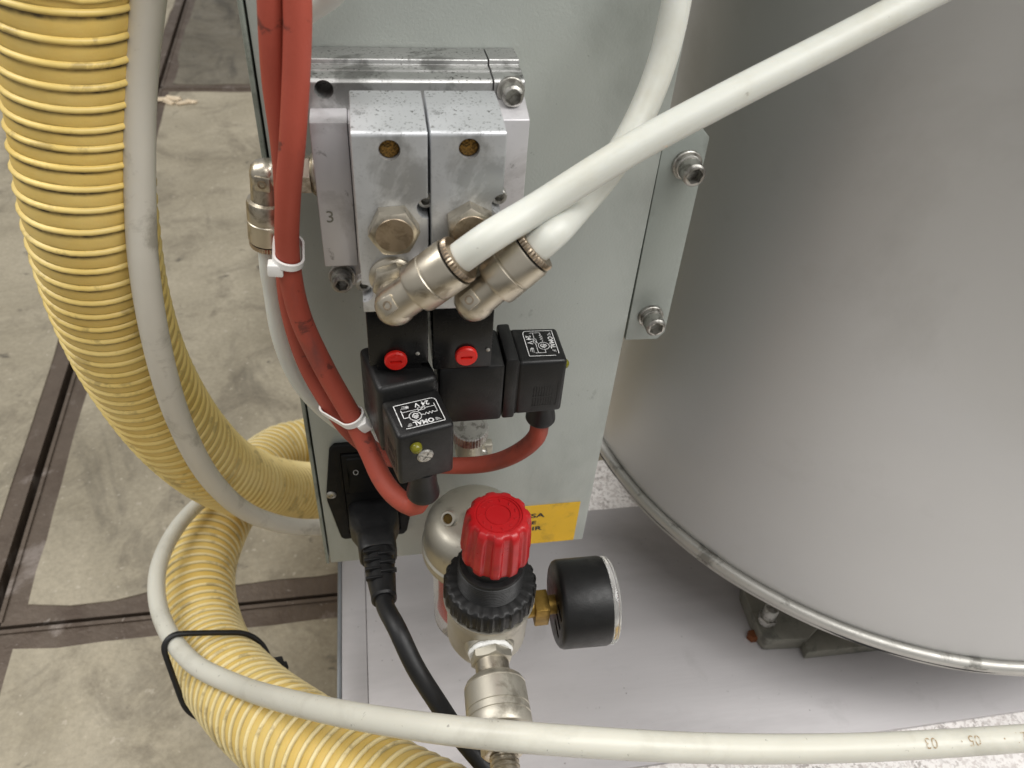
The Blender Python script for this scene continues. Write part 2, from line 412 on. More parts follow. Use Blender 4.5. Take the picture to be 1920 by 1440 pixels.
# ------------------------------------------------------------------ the setting: floor, platform
FZ = -300.0
fb = MB().bx(-6000, 6000, -4000, 8000, FZ-60, FZ-40).build('floor', M['dark'], off=(0, 0, FZ-40)); fb['kind'] = 'structure'
def slab(corners, strips=(1, 1, 1, 1), wd=21.0, cm='concrete'):
    cx = V3((sum(c[0] for c in corners)/4, sum(c[1] for c in corners)/4))
    pts = [V3((c[0], c[1])) for c in corners]
    def inset(d):
        out = []
        for i in range(4):
            p, a, b = pts[i], pts[i-1], pts[(i+1) % 4]
            e1 = (p-a).normalized(); e2 = (b-p).normalized()
            n1 = V3((-e1.y, e1.x)); n2 = V3((-e2.y, e2.x))
            out.append(p+(n1*(d if strips[i-1] else 0)+n2*(d if strips[i] else 0)))
        return out
    ins = inset(wd+.4)
    # concrete infill with an uneven edge
    poly = []
    for i in range(4):
        a, b = ins[i], ins[(i+1) % 4]; L = (b-a).length; n = max(2, int(min(L, 2600)/38)); e = (b-a).normalized(); nn = V3((-e.y, e.x))
        off = 0
        for k_ in range(n):
            if random.random() < .2: off = random.choice((-5, -2, 0, 0, 3))
            poly.append(tuple(a.lerp(b, k_/n)+nn*((random.uniform(-1, 1)+off) if k_ else 0)))
    s_ = MB(); s_.V = [V3((p[0], p[1], FZ+1.2)) for p in poly]+[V3((p[0], p[1], FZ-38)) for p in poly]
    n = len(poly); s_.F = [tuple(range(n))]+[(i, (i+1) % n, n+(i+1) % n, n+i) for i in range(n)]
    s_.build('concrete_slab', M[cm], fb)
    inn = inset(wd+8)
    for i in range(4):
        if not strips[i]: continue
        a, b, c, d = pts[i], pts[(i+1) % 4], inn[(i+1) % 4], inn[i]
        st = MB(); st.V = [V3((*p, FZ)) for p in (a, b, c, d)]+[V3((*p, FZ-39)) for p in (a, b, c, d)]
        st.F = [(0, 1, 2, 3), (0, 4, 5, 1), (1, 5, 6, 2), (2, 6, 7, 3), (3, 7, 4, 0)]
        st.build('steel_edge', M['floor_steel'], fb)
        lip = MB(); e = (b-a).normalized(); nn = V3((-e.y, e.x))
        lip.V = [V3((*(a+nn*.0), FZ+2.2)), V3((*b, FZ+2.2)), V3((*(b+nn*4), FZ+2.2)), V3((*(a+nn*4), FZ+2.2)), V3((*a, FZ-.0)), V3((*b, FZ)), V3((*(b+nn*4), FZ)), V3((*(a+nn*4), FZ))]
        lip.F = [(0, 1, 2, 3), (0, 4, 5, 1), (1, 5, 6, 2), (2, 6, 7, 3), (3, 7, 4, 0)]
        lip.build('edge_lip', M['floor_steel'], fb)
def gx(y): return -336.0-.052*(y-180)
G = 4.5
yA, yB, yC = 177.0, 1487.0, 2800.0
slab([(gx(yA)+G, yA+2), (1400, yA+2), (1400, yB-2), (gx(yB)+G, yB-2)])
slab([(-1700, yA+2), (gx(yA)-G, yA+2), (gx(yB)-G, yB-2), (-1750, yB-2)])
slab([(gx(-1100)+G, -1100), (1400, -1100), (1400, yA-2), (gx(yA)+G, yA-2)])
slab([(-1700, -1100), (gx(-1100)-G, -1100), (gx(yA)-G, yA-2), (-1700, yA-2)])
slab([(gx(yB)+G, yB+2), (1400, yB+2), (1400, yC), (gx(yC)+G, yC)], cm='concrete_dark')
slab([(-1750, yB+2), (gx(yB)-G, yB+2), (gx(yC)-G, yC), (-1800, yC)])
pf = MB().bx(6, 900, -420, 164, FZ+2, -114, 2.0).build('platform', M['platform'], off=(450, -130, FZ)); pf['kind'] = 'structure'

# pale chips on the floor
for i, (x, y) in enumerate(((302, 186), (316, 191), (330, 186), (344, 192), (358, 190), (324, 184))):
    p = P(x, y, Z=FZ+4); mb = MB()
    mb.box(p, (random.uniform(18, 30), random.uniform(8, 14), 5), 1.5, random.uniform(-.8, .8), M=None)
    for v in mb.V: v += V3((random.uniform(-2.5, 2.5), random.uniform(-2.5, 2.5), random.uniform(-.6, 1)))
    tag(mb.build('wood_chip', M['chip'], off=p), 'pale wood chip lying by the dark floor joint behind the hose', 'chip', 'wood chips by the floor joint')

# ------------------------------------------------------------------ base plate
bp = thing('base_plate', 'grey brushed steel sheet lying under the regulator and the tank', 'plate', (230, 0, -113))
MB().bx(15.4, 520, -93, 107, -113.5, -110.4, .3).build('sheet', M['steel_sheet'], bp)
MB().bx(-1.5, 15, -93, 107, -113.5, -110.0, .3).build('edge_strip', M['steel_sheet'], bp)
MB().bx(-4.6, -1.8, -93, 107, -122, -109.2, .8).build('edge_lip', M['lip'], bp)

# ------------------------------------------------------------------ tank
TC = V3((443, 152, -40)); TR = 251.0
tk = thing('metal_tank', 'large round satin stainless steel tank with rolled bottom bead', 'tank', TC)
MB().lathe([(0, 0), (0, TR-6), (.5, TR-3), (6, TR-2), (14, TR), (760, TR), (760, 0)], TC, n=256).build('shell', M['tank'], tk)
def wob(r, amp, seed):
    def f(t, i): return 1+amp*(math.sin(t*7+seed)+math.sin(t*23+seed*2)*.5)/r
    return f
def ring(mb, R, r, z, n=256, k=14, fz=1.0, mod=None):
    V = []; F = []
    for i in range(n):
        t = 2*PI*i/n; rr = R*(mod(t, 0) if mod else 1)
        for j in range(k):
            a = 2*PI*j/k
            V.append(TC+V3((math.cos(t)*(rr+r*math.cos(a)), math.sin(t)*(rr+r*math.cos(a)), z+r*fz*math.sin(a))))
    for i in range(n):
        for j in range(k):
            F.append((i*k+j, ((i+1) % n)*k+j, ((i+1) % n)*k+(j+1) % k, i*k+(j+1) % k))
    return mb.add(V, F)
ring(MB(), TR+.5, 4.0, 3.5).build('bead', M['bead'], tk, ang=60)
ring(MB(), TR-1.2, 3.0, -3.0, fz=.9, mod=wob(TR, .35, 1)).build('bottom_lip', M['bead'], tk, ang=60)
ring(MB(), TR+.4, 1.9, -.6, mod=wob(TR, .9, 3)).build('seal', M['gasket'], tk, ang=60)

# clamp standing under the tank
cb = P(1500, 1190, Z=-104)
cl = thing('tank_clamp', 'dark grimy metal clamp on the steel sheet under the tank rim', 'clamp', (cb[0], cb[1], -110))
pts = [P(x, y, Z=-96) for x, y in ((1395, 1105), (1425, 1180), (1440, 1200), (1515, 1196), (1560, 1150), (1600, 1100), (1500, 1020), (1400, 1040))]
MB().prism([(p[0], p[1]) for p in pts], (0, 0, -110.3), (1, 0, 0), (0, 1, 0), (0, 0, 13), 1.5).build('foot', M['clampgrey'], cl)
pts = [P(x, y, Z=-100) for x, y in ((1505, 1190), (1515, 1222), (1670, 1205), (1740, 1180), (1720, 1150), (1560, 1160))]
MB().prism([(p[0], p[1]) for p in pts], (0, 0, -110.3), (1, 0, 0), (0, 1, 0), (0, 0, 9), 1.2).build('jaw', M['clampgrey'], cl)
a = P(1447, 1143, Z=-78); b = P(1430, 1170, Z=-92)
MB().lathe([(0, 0), (0, 5), (14, 5), (15, 4), (15, 0)], a-V3((0, 0, 15)), (.05, .05, 1), 20).lathe([(0, 6.6), (3.5, 6.6)], a-V3((0, 0, 12)), (.05, .05, 1), 6).build('bolt', M['zinc'], cl)
a = P(1414, 1187, Z=-104)
MB().lathe([(0, 0), (0, 4.2), (4, 4.2), (5, 3.4), (5, 0)], a-V3((0, 0, 6)), (0, 0, 1), 6).build('nut', M['rust'], cl)

# ------------------------------------------------------------------ cabinet
cab = thing('control_cabinet', 'pale grey green painted steel control cabinet carrying the valves', 'cabinet', (75, 80, 0))
MB().bx(1, 149, 2.2, 118, .5, 800, 1.0).build('housing', M['panel_edge'], cab)  # unseen height and depth extended to shade the tank's left side
MB().bx(.9, 150, 0, 2.0, -.6, 802, .8).build('front_panel', M['panel'], cab)
MB().bx(-1.6, .1, -.4, 116, -.4, 800, .5).build('side_panel', M['panel_edge'], cab)
stk = MB().bx(58, 144, -.35, -.05, .3, 35.7, 0).build('warning_sticker', M['yellow_label'], cab); stk['label'] = 'yellow warning sticker at the bottom of the panel'
tx = MB()
for s_, px, py, sz in (('SA', 1008, 967, 4.6), ('E', 1001, 980.5, 3.6), ('IR', 1006, 991, 4.4)):
    text(tx, s_, sz*1.25, P(px, py, Y=-.5), (1.25, 0, 0), (0, 0, .9), bold=.14)
tx.build('lettering', M['ink'], stk)

# bracket with its two socket bolts
def px_poly(pts, **k): return [P(x, y, **k) for x, y in pts]
br = thing('mounting_bracket', 'flat painted bracket bolted beside the cabinet towards the tank', 'bracket', P(1180, 637, Y=3))
pp = [(p[0], p[2]) for p in px_poly([(1172, 638), (1232, 636), (1247, 622), (1331, 258), (1318, 241), (1250, 236)], Y=1.2)]
MB().prism(pp, (0, 1.2, 0), (1, 0, 0), (0, 0, 1), (0, 3, 0), .5).build('plate', M['bracket'], br)
def socket_bolt(o, axis, parent, r=4.9, h=10.0, wr=6.6, wt=1.6, sock=2.9, name='bolt', tilt=.2, spacer=True):
    a = V3(axis).normalized(); o = V3(o)
    if wr: MB().lathe([(0, 0), (0, wr), (wt*.8, wr), (wt, wr-.3), (wt, 0)], o, a, 32).build('washer', M['zinc'], parent)
    if spacer: MB().lathe([(0, 0), (0, wr-1.0), (1.6, wr-1.0), (1.9, wr-1.4), (1.9, 0)], o+a*(wt+.05), a, 32).build('spring_washer', M['zinc'], parent)
    z0 = wt+(2.0 if spacer else .05) if wr else 0
    kn = lambda t, i: 1+(.018*math.cos(t*30) if 0 < i < 3 else 0)
    b_ = MB().lathe([(z0, 0), (z0, r*.98), (z0+.4, r), (z0+h-.8, r), (z0+h-.1, r-.7), (z0+h, r-.9), (z0+h, 0)], o, a, 90, kn)
    ct = MB().lathe([(z0+h-r*.9, sock/math.cos(PI/6)), (z0+h+1, sock/math.cos(PI/6))], o, a, 6, ph=tilt)
    b_.cut(ct)
    return b_.build('bolt', M['zinc'], parent)
socket_bolt(P(1287, 308, Y=1.1), (0, -1, 0), br, 4.7, 7.0, 6.2)
socket_bolt(P(1219, 592, Y=1.1), (0, -1, 0), br, 4.6, 6.5, 6.0, tilt=.5)

# ------------------------------------------------------------------ valve manifold
mf = thing('valve_manifold', 'aluminium valve manifold block screwed to the cabinet behind two valves', 'manifold', (53, -12, 222))
prof = [(-.3, 255), (-.3, 286.2), (-12, 286.6), (-12.4, 286.2), (-12.6, 284.9), (-18, 285.1), (-18.2, 284.7), (-24, 284.5), (-25, 283.6), (-25, 255)]
rl = MB().prism(prof, (18.6, 0, 0), (0, 1, 0), (0, 0, 1), (58.9, 0, 0), .15, 1)
hole = P(607, 168, Y=-25)
rl.cut(MB().lathe([(0, 2.75), (16, 2.75)], hole+V3((0, -1, 0)), (0, 1, 0), 32)).cut(MB().lathe([(0, 3.5), (2.0, 2.6)], hole+V3((0, -1, 0)), (0, 1, 0), 32))
rl.build('rail', M['alu_top'], mf, ang=25)
MB().prism(prof, (77.9, 0, .2), (0, 1, 0), (0, 0, 1), (10.2, 0, 0), .15, 1).build('end_cap', M['alu_top'], mf, ang=25)
MB().bx(19, 30.6, -36, -.4, 223, 275.4, .5).build('side_block', M['alu'], mf)
sb = MB()
sb.prism([(-.4, 222), (-.4, 280), (-25, 279), (-36, 276), (-36, 222)], (77.2, 0, 0), (1e-9, 1, 0), (0, 0, 1), (11.2, 0, 0), .4)
sb.build('side_block', M['alu'], mf)
MB().bx(30.8, 77, -35.8, -.4, 224, 275, .3).build('port_block', M['alu'], mf)
MB().bx(19.6, 86, -10, -.4, 197, 222.6, .5).build('foot_plate', M['alu'], mf)
t3 = MB(); text(t3, '3', 6.2, P(619, 408, Y=-36.12), (1, 0, 0), (0, 0, 1)); st3 = t3.build('stamped_number', M['clampgrey'], mf)
socket_bolt(P(957, 169, Y=-25.1), (0, -1, 0), mf, 3.5, 5.0, 4.6, 1.2, 2.4, tilt=.4, spacer=False)
socket_bolt(P(641, 516, Y=-10.1), (0, -1, 0), mf, 4.0, 6.0, 5.2, 1.2, 2.2, tilt=.1, spacer=False)

# ------------------------------------------------------------------ valves
def valve(x0, x1, label, hexrot, sil, hexp, nR, nL, low, zpil, btn, dot, grp='solenoid valves on the manifold'):
    v = thing('solenoid_valve', label, 'valve', ((x0+x1)/2, -48, 197), grp)
    bd = MB().prism([(-36.3, 221.5), (-36.3, 285.7), (-47, 285.3), (-61.2, 283.6), (-62, 282.8), (-62, 221.5)], (x0, 0, 0), (0, 1, 0), (0, 0, 1), (x1-x0, 0, 0), .55, 2)
    for s_, r in ((sil, 3.05), (low, 3.2)):
        bd.cut(MB().lathe([(0, r+.35), (1.35, r), (5, r)], s_+V3((0, -1, 0)), (0, 1, 0), 40))
    for q in (nR, nL):
        bd.cut(MB().lathe([(0, 3.6), (9, 3.6)], V3((q[0], -63, q[1])), (0, 1, 0), 32))
    bd.build('body', M['valve'], v, ang=25)
    for q in (nR, nL):
        sx = q[0]-.6 if q[0] > (x0+x1)/2 else q[0]+.6
        sm = MB().lathe([(0, 0), (0, 2.6), (3.2, 2.6), (3.6, 2.2), (3.6, 0)], V3((sx, -53.9, q[1])), (0, -1, 0), 28)
        sm.cut(MB().lathe([(1.5, 1.5), (5, 1.5)], V3((sx, -53.9, q[1])), (0, -1, 0), 6)).build('screw', M['zinc'], v)
    for s_, r in ((sil, 2.95), (low, 3.1)):
        MB().lathe([(0, 0), (0, r), (2.6, r), (3.1, r-.5), (3.2, 0)], s_+V3((0, 4.2, 0)), (0, -1, 0), 36).build('silencer', M['bronze'], v)
    hp = MB().hexa(hexp+V3((0, -.05, 0)), (0, -1, 0), 13.6, 5.6, hexrot)
    h_ = hp.build('port_plug', M['nickel'], v)
    MB().lathe([(0, 0), (0, 6.7), (.5, 6.7), (.5, 0)], hexp+V3((0, .0, 0)), (0, -1, 0), 40).build('seal', M['dark'], h_)
    MB().lathe([(0, 0), (0, 5.75), (.25, 5.6), (.25, 0)], hexp+V3((0, -5.6, 0)), (0, -1, 0), 40).build('face', M['nickel_face'], h_)
    pl = MB().bx(x0+.5, x1-.3, -60.8, -36.5, zpil, 221.4, .7).build('pilot_block', M['black_gloss'], v)
    rb = MB().lathe([(-1, 0), (-1, 4.0), (1.2, 4.0), (1.7, 3.6), (1.7, 0)], V3((btn[0], -60.8, btn[2])), (0, -1, 0), 40)
    rb.cut(MB().bx(btn[0]-2.1, btn[0]+2.1, -64, -61.5, btn[2]-.6, btn[2]+.6))
    rbo = rb.build('override_button', M['red_btn'], v)
    MB().lathe([(-.5, 0), (-.5, .75), (.35, .75), (.6, .4), (.62, 0)], V3((dot[0], -60.8, dot[2])), (0, -1, 0), 16).build('pin', M['zinc'], v)
    return v
g = lambda x, y, Y=-62: P(x, y, Y=Y)
v1 = valve(31.9, 53.5, 'left aluminium solenoid valve with black pilot block and a bare hexagon plug', 0.06, g(730, 282), g(738, 424), (53.6, g(790, 391)[2]), (31.9, g(685, 550)[2]), V3((42.4, -62, 0))+V3((0, 0, 224.6)), 197.0, g(742, 674, -61), g(783, 663, -61))
v2 = valve(54.3, 76.4, 'right aluminium solenoid valve with its hexagon plug half behind the white tube', .55, g(880, 279), g(880, 419), (76.5, g(936, 384)[2]), (54.2, 229.5), V3((65.6, -62, 225.2)), 193.6, g(874, 666, -61), g(915, 656, -61))
# coils, parts of their valves
yaw = math.radians(14)
Rz = lambda c, a: Matrix.Translation(c) @ Matrix.Rotation(a, 4, 'Z')
MB().bx(35, 51, -59.5, -38, 190, 198, .6).build('coil_neck', M['black_gloss'], v1)
MB().box((42.5, -55.4, 178.5), (22.5, 25.5, 31), 2.2, yaw, 3).build('coil', M['black'], v1)
MB().bx(57, 81.6, -60.2, -37.5, 165.2, 193.4, 1.6).build('coil', M['black'], v2)

# ------------------------------------------------------------------ plugs on the coils (built once in their own frame: outward = -y)
def plug(label, c, a, zt, zb):
    pg = thing('connector_plug', label, 'plug', (c[0], c[1], zb), 'cable plugs on the valve coils')
    T = Rz((c[0], c[1], 0), a); h = zt-zb
    hb = MB()
    bm = bmesh.new(); bmesh.ops.create_cube(bm, size=1)
    for v in bm.verts:
        v.co = V3((v.co.x*21.2, v.co.y*19.0+1.25, v.co.z*h+(zt+zb)/2))
        if v.co.y < 0: v.co.x *= .97
        if v.co.y < 0 and v.co.z > (zt+zb)/2: v.co.z -= .6
    ed = [e for e in bm.edges]
    bmesh.ops.bevel(bm, geom=ed, offset=1.5, segments=3, profile=.5, affect='EDGES')
    hb.bm(bm, T)
    for i in range(8):                                   # grip grooves in the side
        for (z0, z1) in ((zb+4.2, zb+8.2), (zb+9.2, zb+14.2)):
            hb.cut(MB().bx(-11.1, -10.25, -3.6+i*1.05, -3.1+i*1.05, z0, z1, M=T))
    hb.cut(MB().bx(-11.1, -10.2, -5.6, -4.9, zb+4, zb+16, M=T))
    hb.build('housing', M['black'], pg, ang=30)
    MB().box((0, 13.4, (zt+zb)/2+.6), (22.4, 5.0, h+3.2), 1.0, M=T).build('flange', M['black'], pg)
    MB().box((0, 10.7, (zt+zb)/2), (20.2, .9, h-1), 0, M=T).build('gasket', M['gasket'], pg)
    MB().lathe([(0, 0), (0, 5.4), (-5, 5.2), (-9, 5.5), (-12.5, 6.2), (-14.0, 6.3), (-14.8, 5.9), (-15, 4.2), (-12, 4.0), (-12, 0)], (0, -3.2, zb+1), (0, 0, 1), 36, M=T).build('cable_gland', M['rubber'], pg)
    MB().lathe([(-.5, 0), (-.5, 2.2), (.8, 2.2), (1.9, 1.8), (2.6, 1.0), (2.8, 0)], (-4.0, -8.1, zb+h*.72), (0, -1, 0), 24, M=T).build('indicator_lamp', M['led'], pg)
    sw = MB().lathe([(-1, 0), (-1, 3.0), (.3, 3.0), (.7, 2.5), (.7, 0)], (-.6, -8.2, zb+h*.5), (0, -1, 0), 32, M=T)
    Ts = T @ Matrix.Translation((-.6, -8.6, zb+h*.5)) @ Matrix.Rotation(.6, 4, 'Y')
    sw.cut(MB().bx(-3.2, 3.2, -1.2, .1, -.4, .4, M=Ts)).cut(MB().bx(-.45, .45, -1.2, .1, -1.7, 1.7, M=Ts))
    sw.build('screw', M['zinc'], pg)
    # printed diagram on the top face: text up = outward, text right = outward x z
    lb = MB(); o = T @ V3((0.2, .3, zt+.06)); R3 = T.to_3x3(); r = R3 @ V3((-1, 0, 0)); u = R3 @ V3((0, -1, -.036)); nz = V3((0, 0, 1))
    lw = .28; hx, hy = 7.6, 5.9
    line(lb, [(-hx+1.6, -hy), (-hx+.5, -hy+.4), (-hx, -hy+1.4), (-hx, hy), (hx-2.2, hy), (hx-1.2, hy-.1)], lw, o, r, u, nz)
    line(lb, [(-hx+1.6, -hy), (hx, -hy), (hx, hy-1.6)], lw, o, r, u, nz)
    text(lb, 'OMAL', 2.7, o+u*4.3+r*(-.2), r, u, bold=.06)
    text(lb, '24 V', 2.9, o-u*4.2+r*(-2.2), r, u, bold=.06)
    text(lb, '≂', 2.4, o-u*4.2+r*3.2, r, u)
    for i in range(3):
        line(lb, [(-6.4+i*.5, 4.9-i*.5), (-4.6, 4.9-i*.5)], .16, o, r, u, nz); line(lb, [(4.2, 4.9-i*.5), (5.6-i*.3, 4.9-i*.5)], .16, o, r, u, nz)
        line(lb, [(2.9, -3.4-i*.55), (5.6-i*.4, -3.7-i*.55)], .16, o, r, u, nz)
    line(lb, [(-6.4, -1.2), (-6.4, -3.2)], .22, o, r, u, nz)
    line(lb, [(-6.4, -2.0), (-2.6, -2.0)], .2, o, r, u, nz); line(lb, [(-2.6, -1.4), (-2.6, -2.6), (-.2, -2.6), (-.2, -1.4), (-2.6, -1.4)], .2, o, r, u, nz); line(lb, [(-3.0, -2.9), (.1, -1.1)], .2, o, r, u, nz); line(lb, [(-.2, -2.0), (5.8, -2.0)], .2, o, r, u, nz)
    line(lb, [(5.8, -3.0), (5.8, .9), (3.9, .9)], .26, o, r, u, nz)
    line(lb, [(-6.4, -1.2), (-6.4, .9), (-5.2, .9), (-4.7, .3), (-4.2, 1.4), (-3.6, .3), (-3.0, 1.4), (-2.4, .3), (-1.8, 1.3), (-1.2, .9), (-.4, .9)], .2, o, r, u, nz)
    circ = [(1.7+2.15*math.cos(2*PI*i/20), .9+2.15*math.sin(2*PI*i/20)) for i in range(21)]
    line(lb, circ, .26, o, r, u, nz)
    line(lb, [(.6, .2), (1.7, -.4), (2.8, .9), (1.7, 2.1), (.6, .9), (1.3, .6), (2.1, 1.2)], .34, o, r, u, nz)
    line(lb, [(.9, 1.8), (2.5, .1)], .3, o, r, u, nz)
    lb.build('printed_diagram', M['ink_white'], pg)
    return pg, T
pg1, T1 = plug('black cable plug with white diagram facing down on the left valve coil', (48.5, -77.5), yaw, 188.3, 163.0)
pg2, T2 = plug('black cable plug sticking out to the right with a grooved side', (97.7, -47.0), math.radians(91), 192.2, 165.2)

# ------------------------------------------------------------------ push-in elbow fittings
def elbow(label, base, S_, E_, parent_base_axis, r=6.3, grp='push-in elbow fittings', sq=True):
    f = thing('elbow_fitting', label, 'fitting', base, grp)
    a = V3(parent_base_axis).normalized(); base = V3(base); S_ = V3(S_); E_ = V3(E_); d = (E_-S_).normalized(); L = (E_-S_).length
    dist = (S_-base).dot(a)
    MB().lathe([(0, 0), (0, 7.3), (1.2, 7.3), (2.0, 6.6), (2.4, 5.8), (2.4, 0)], base, a, 40).build('collar', M['nickel'], f)
    MB().hexa(base+a*2.4, a, 11.6, 4.0, .3).build('nut', M['nickel'], f)
    foot = S_-a*dist
    mb = MB().lathe([(6, 0), (6, r*.92), (dist-1.5, r*.95), (dist+r*.55, r*.92), (dist+r*.86, r*.66), (dist+r*.98, r*.3), (dist+r, 0)], foot, a, 40)
    mb.build('knuckle', M['nickel'], f)
    bo = MB().lathe([(-r*.99, 0), (-r*.95, r*.3), (-r*.8, r*.65), (-r*.5, r*.9), (0, r), (L*.30, r*1.0), (L*.34, r*1.02), (L*.36, r*1.24), (L*.40, r*1.30), (L*.62, r*1.30), (L*.63, r*1.25), (L*.65, r*1.25), (L*.66, r*1.30), (L*.93, r*1.30), (L*.96, r*1.26), (L*.96, 0)], S_, d, 48)
    bo.build('body', M['nickel'], f, ang=30)
    kn = lambda t, i: 1+.02*math.cos(t*40)
    MB().lathe([(L*.96, 0), (L*.96, r*1.02), (L*.985, r*1.02), (L*.985, 0)], S_, d, 40).build('gap', M['dark'], f)
    MB().lathe([(L*.985, 5.2), (L*.985, r*1.20), (L*1.03, r*1.22), (L*1.06, r*1.16), (L*1.06, 5.2)], S_, d, 160, kn).build('release_collet', M['nickel_face'], f)
    if sq:                               # raised square pad on the knuckle
        n_ = V3(sq); n_ = (n_-d*n_.dot(d)).normalized(); side = d.cross(n_); o = S_+n_*(r*.86)+d*.8
        pd = MB().prism([(-2.6, -2.6), (2.6, -2.6), (2.6, 2.6), (-2.6, 2.6)], o, d, side, n_*(r*.2), .3).build('pad', M['nickel'], f)
        MB().lathe([(-.2, 1.5), (.2, 1.5), (.2, 1.0), (-.2, 1.0)], o+n_*(r*.2), n_, 20, loop=True).build('emblem', M['nickel_face'], pd)
    return f, S_+d*L*.9, d
eA, tA, dA = elbow('left nickel elbow fitting whose white tube crosses in front', g(735, 517), P(741, 571, Y=-74), P(857, 488, Y=-76), (0, -1, 0), sq=(-.55, -.75, .35))
eB, tB, dB = elbow('right nickel elbow fitting half covered by the crossing white tube', V3((67.2, -62, 236.5)), P(889, 563, Y=-74), P(999, 470, Y=-73), (0, -1, 0), sq=(-.55, -.75, .35))
eC, tC, dC = elbow('nickel elbow fitting on the left side of the manifold beside the red cables', V3((18.9, -19, 249.8)), P(500, 328, Y=-21), P(505, 452, Y=-21), (-1, 0, 0), 5.6, sq=(-.2, -1, 0))

# white tubes
def tube_thing(name, label, pts, r, mt, cat='tube', n=24, step=3.0, **k):
    o = MB().tube(pts, r, n, step, **k).build(name, mt, off=V3(pts[0])); return tag(o, label, cat)
tube_thing('air_tube', 'thick white air tube running up to the right over everything', [tA, tA+dA*14, P(1000, 395, D=233), P(1180, 282, D=232), P(1350, 190, D=233), P(1550, 88, D=236), P(1750, -15, D=240), P(1950, -110, D=246)], 4.85, M['tube_white'])
tube_thing('air_tube', 'white air tube bending upwards along the cabinet behind the other tube', [tB, tB+dB*10, P(1080, 392, D=247), P(1148, 310, D=255), P(1200, 220, D=259), P(1240, 120, D=257), P(1265, 20, D=252), P(1280, -90, D=247)], 4.9, M['tube_white'])
tube_thing('air_tube', 'white air tube hanging from the left elbow behind the red cables', [tC, tC+dC*14, P(513, 540, Y=-20), P(528, 630, Y=-20), P(560, 710, Y=-19), P(606, 765, Y=-19), P(662, 806, Y=-20), P(735, 842, Y=-22), P(820, 858, Y=-22)], 4.0, M['tube_white'])
tube_thing('air_tube', 'short stretch of white tube behind the red cables at the top', [P(540, 40, Y=-12), P(575, 12, Y=-14), P(612, -12, Y=-16), P(650, -60, Y=-20), P(680, -120, Y=-20)], 4.8, M['tube_white'])

# ------------------------------------------------------------------ red cables
gl1 = T1 @ V3((0, -3.2, 151.5)); gl2 = T2 @ V3((0, -3.2, 153.0))
cabA = [P(556, -60, Y=-36), P(558, 40, Y=-38), P(555, 150, Y=-40), P(548, 270, Y=-42), P(540, 370, Y=-42), P(540, 480, Y=-40.5), P(562, 590, Y=-41), P(608, 690, Y=-44), P(660, 782, Y=-50), P(692, 845, Y=-58), P(716, 897, Y=-67), P(744, 932, Y=-75), P(776, 950, Y=-80), gl1+V3((-1.5, .2, -6.5)), gl1+V3((-.2, 0, -2)), gl1+V3((0, 0, 6))]
tube_thing('red_cable', 'dirty red cable looping up into the left front plug', cabA, 4.0, M['red_cable'], 'cable', n=20, up=(0, -1, 0))
cabB = [P(508, -60, Y=-33), P(510, 40, Y=-34), P(516, 150, Y=-34), P(531, 270, Y=-34), P(538, 380, Y=-33), P(537, 480, Y=-32), P(546, 580, Y=-32), P(581, 690, Y=-34), P(634, 778, Y=-40), P(668, 818, Y=-42), P(730, 858, Y=-34), P(850, 873, Y=-28), P(920, 868, Y=-34), P(975, 846, Y=-42), P(1008, 815, Y=-47), gl2+V3((0, 0, -4)), gl2+V3((0, 0, 6))]
tube_thing('red_cable', 'dirty red cable passing behind the plug and up into the right plug', cabB, 4.0, M['red_cable'], 'cable', n=20, up=(0, -1, 0))
def hull_path(c1, r1, c2, r2, axis):     # strap path round two neighbouring round things
    t = V3(axis).normalized(); c1 = V3(c1); c2 = V3(c2); e = c2-c1; e = e-t*e.dot(t); d_ = e.length; e.normalize(); f = t.cross(e)
    al = math.acos(max(-1, min(1, (r1-r2)/d_))); out = []
    for k in range(25): a_ = al+(2*PI-2*al)*k/24; out.append(c1+(e*math.cos(a_)+f*math.sin(a_))*r1)
    for k in range(15): a_ = -al+2*al*k/14; out.append(c1+e*d_+(e*math.cos(a_)+f*math.sin(a_))*r2)
    return out+[out[0]]
def cable_tie(label, c1, c2, axis, mt, head, rot, hs=(5.2, 4.6, 4.6), r=4.5):
    t = thing('cable_tie', label, 'cable tie', c1)
    ax = V3(axis).normalized(); hp = hull_path(c1, r, c2, r, ax); V = []; F = []; n = len(hp)-1; cc = (V3(c1)+V3(c2))/2
    for p in hp[:-1]:
        o = p-cc; o = (o-ax*o.dot(ax)).normalized()
        for dx, dn in ((-1.2, 0), (1.2, 0), (1.2, 1.0), (-1.2, 1.0)): V.append(p+ax*dx+o*dn)
    for k in range(n):
        for j in range(4): F.append((k*4+j, ((k+1) % n)*4+j, ((k+1) % n)*4+(j+1) % 4, k*4+(j+1) % 4))
    MB().add(V, F).build('strap', mt, t)
    MB().box((0, 0, 0), hs, .6, M=Matrix.Translation(head) @ rot).build('head', mt, t)
    return t
ca = (P(545, 520, Y=-37)-P(537, 460, Y=-37)).normalized()+V3((-.25, .1, 0))
cable_tie('white cable tie round the red cables beside the manifold', P(540, 480, Y=-40.5)+V3((0, 0, -1)), P(537, 480, Y=-32), ca, M['tie_white'], P(517, 503, Y=-43), Matrix.Rotation(.1, 4, 'Y'))
ca = (P(668, 815, Y=-46)-P(625, 745, Y=-46)).normalized()
cable_tie('white cable tie round the red cables left of the front plug', P(660, 782, Y=-50), P(634, 778, Y=-40), ca, M['tie_white'], P(684, 797, Y=-54), Matrix.Rotation(-.6, 4, 'Y'), hs=(4.4, 4.2, 4.6))

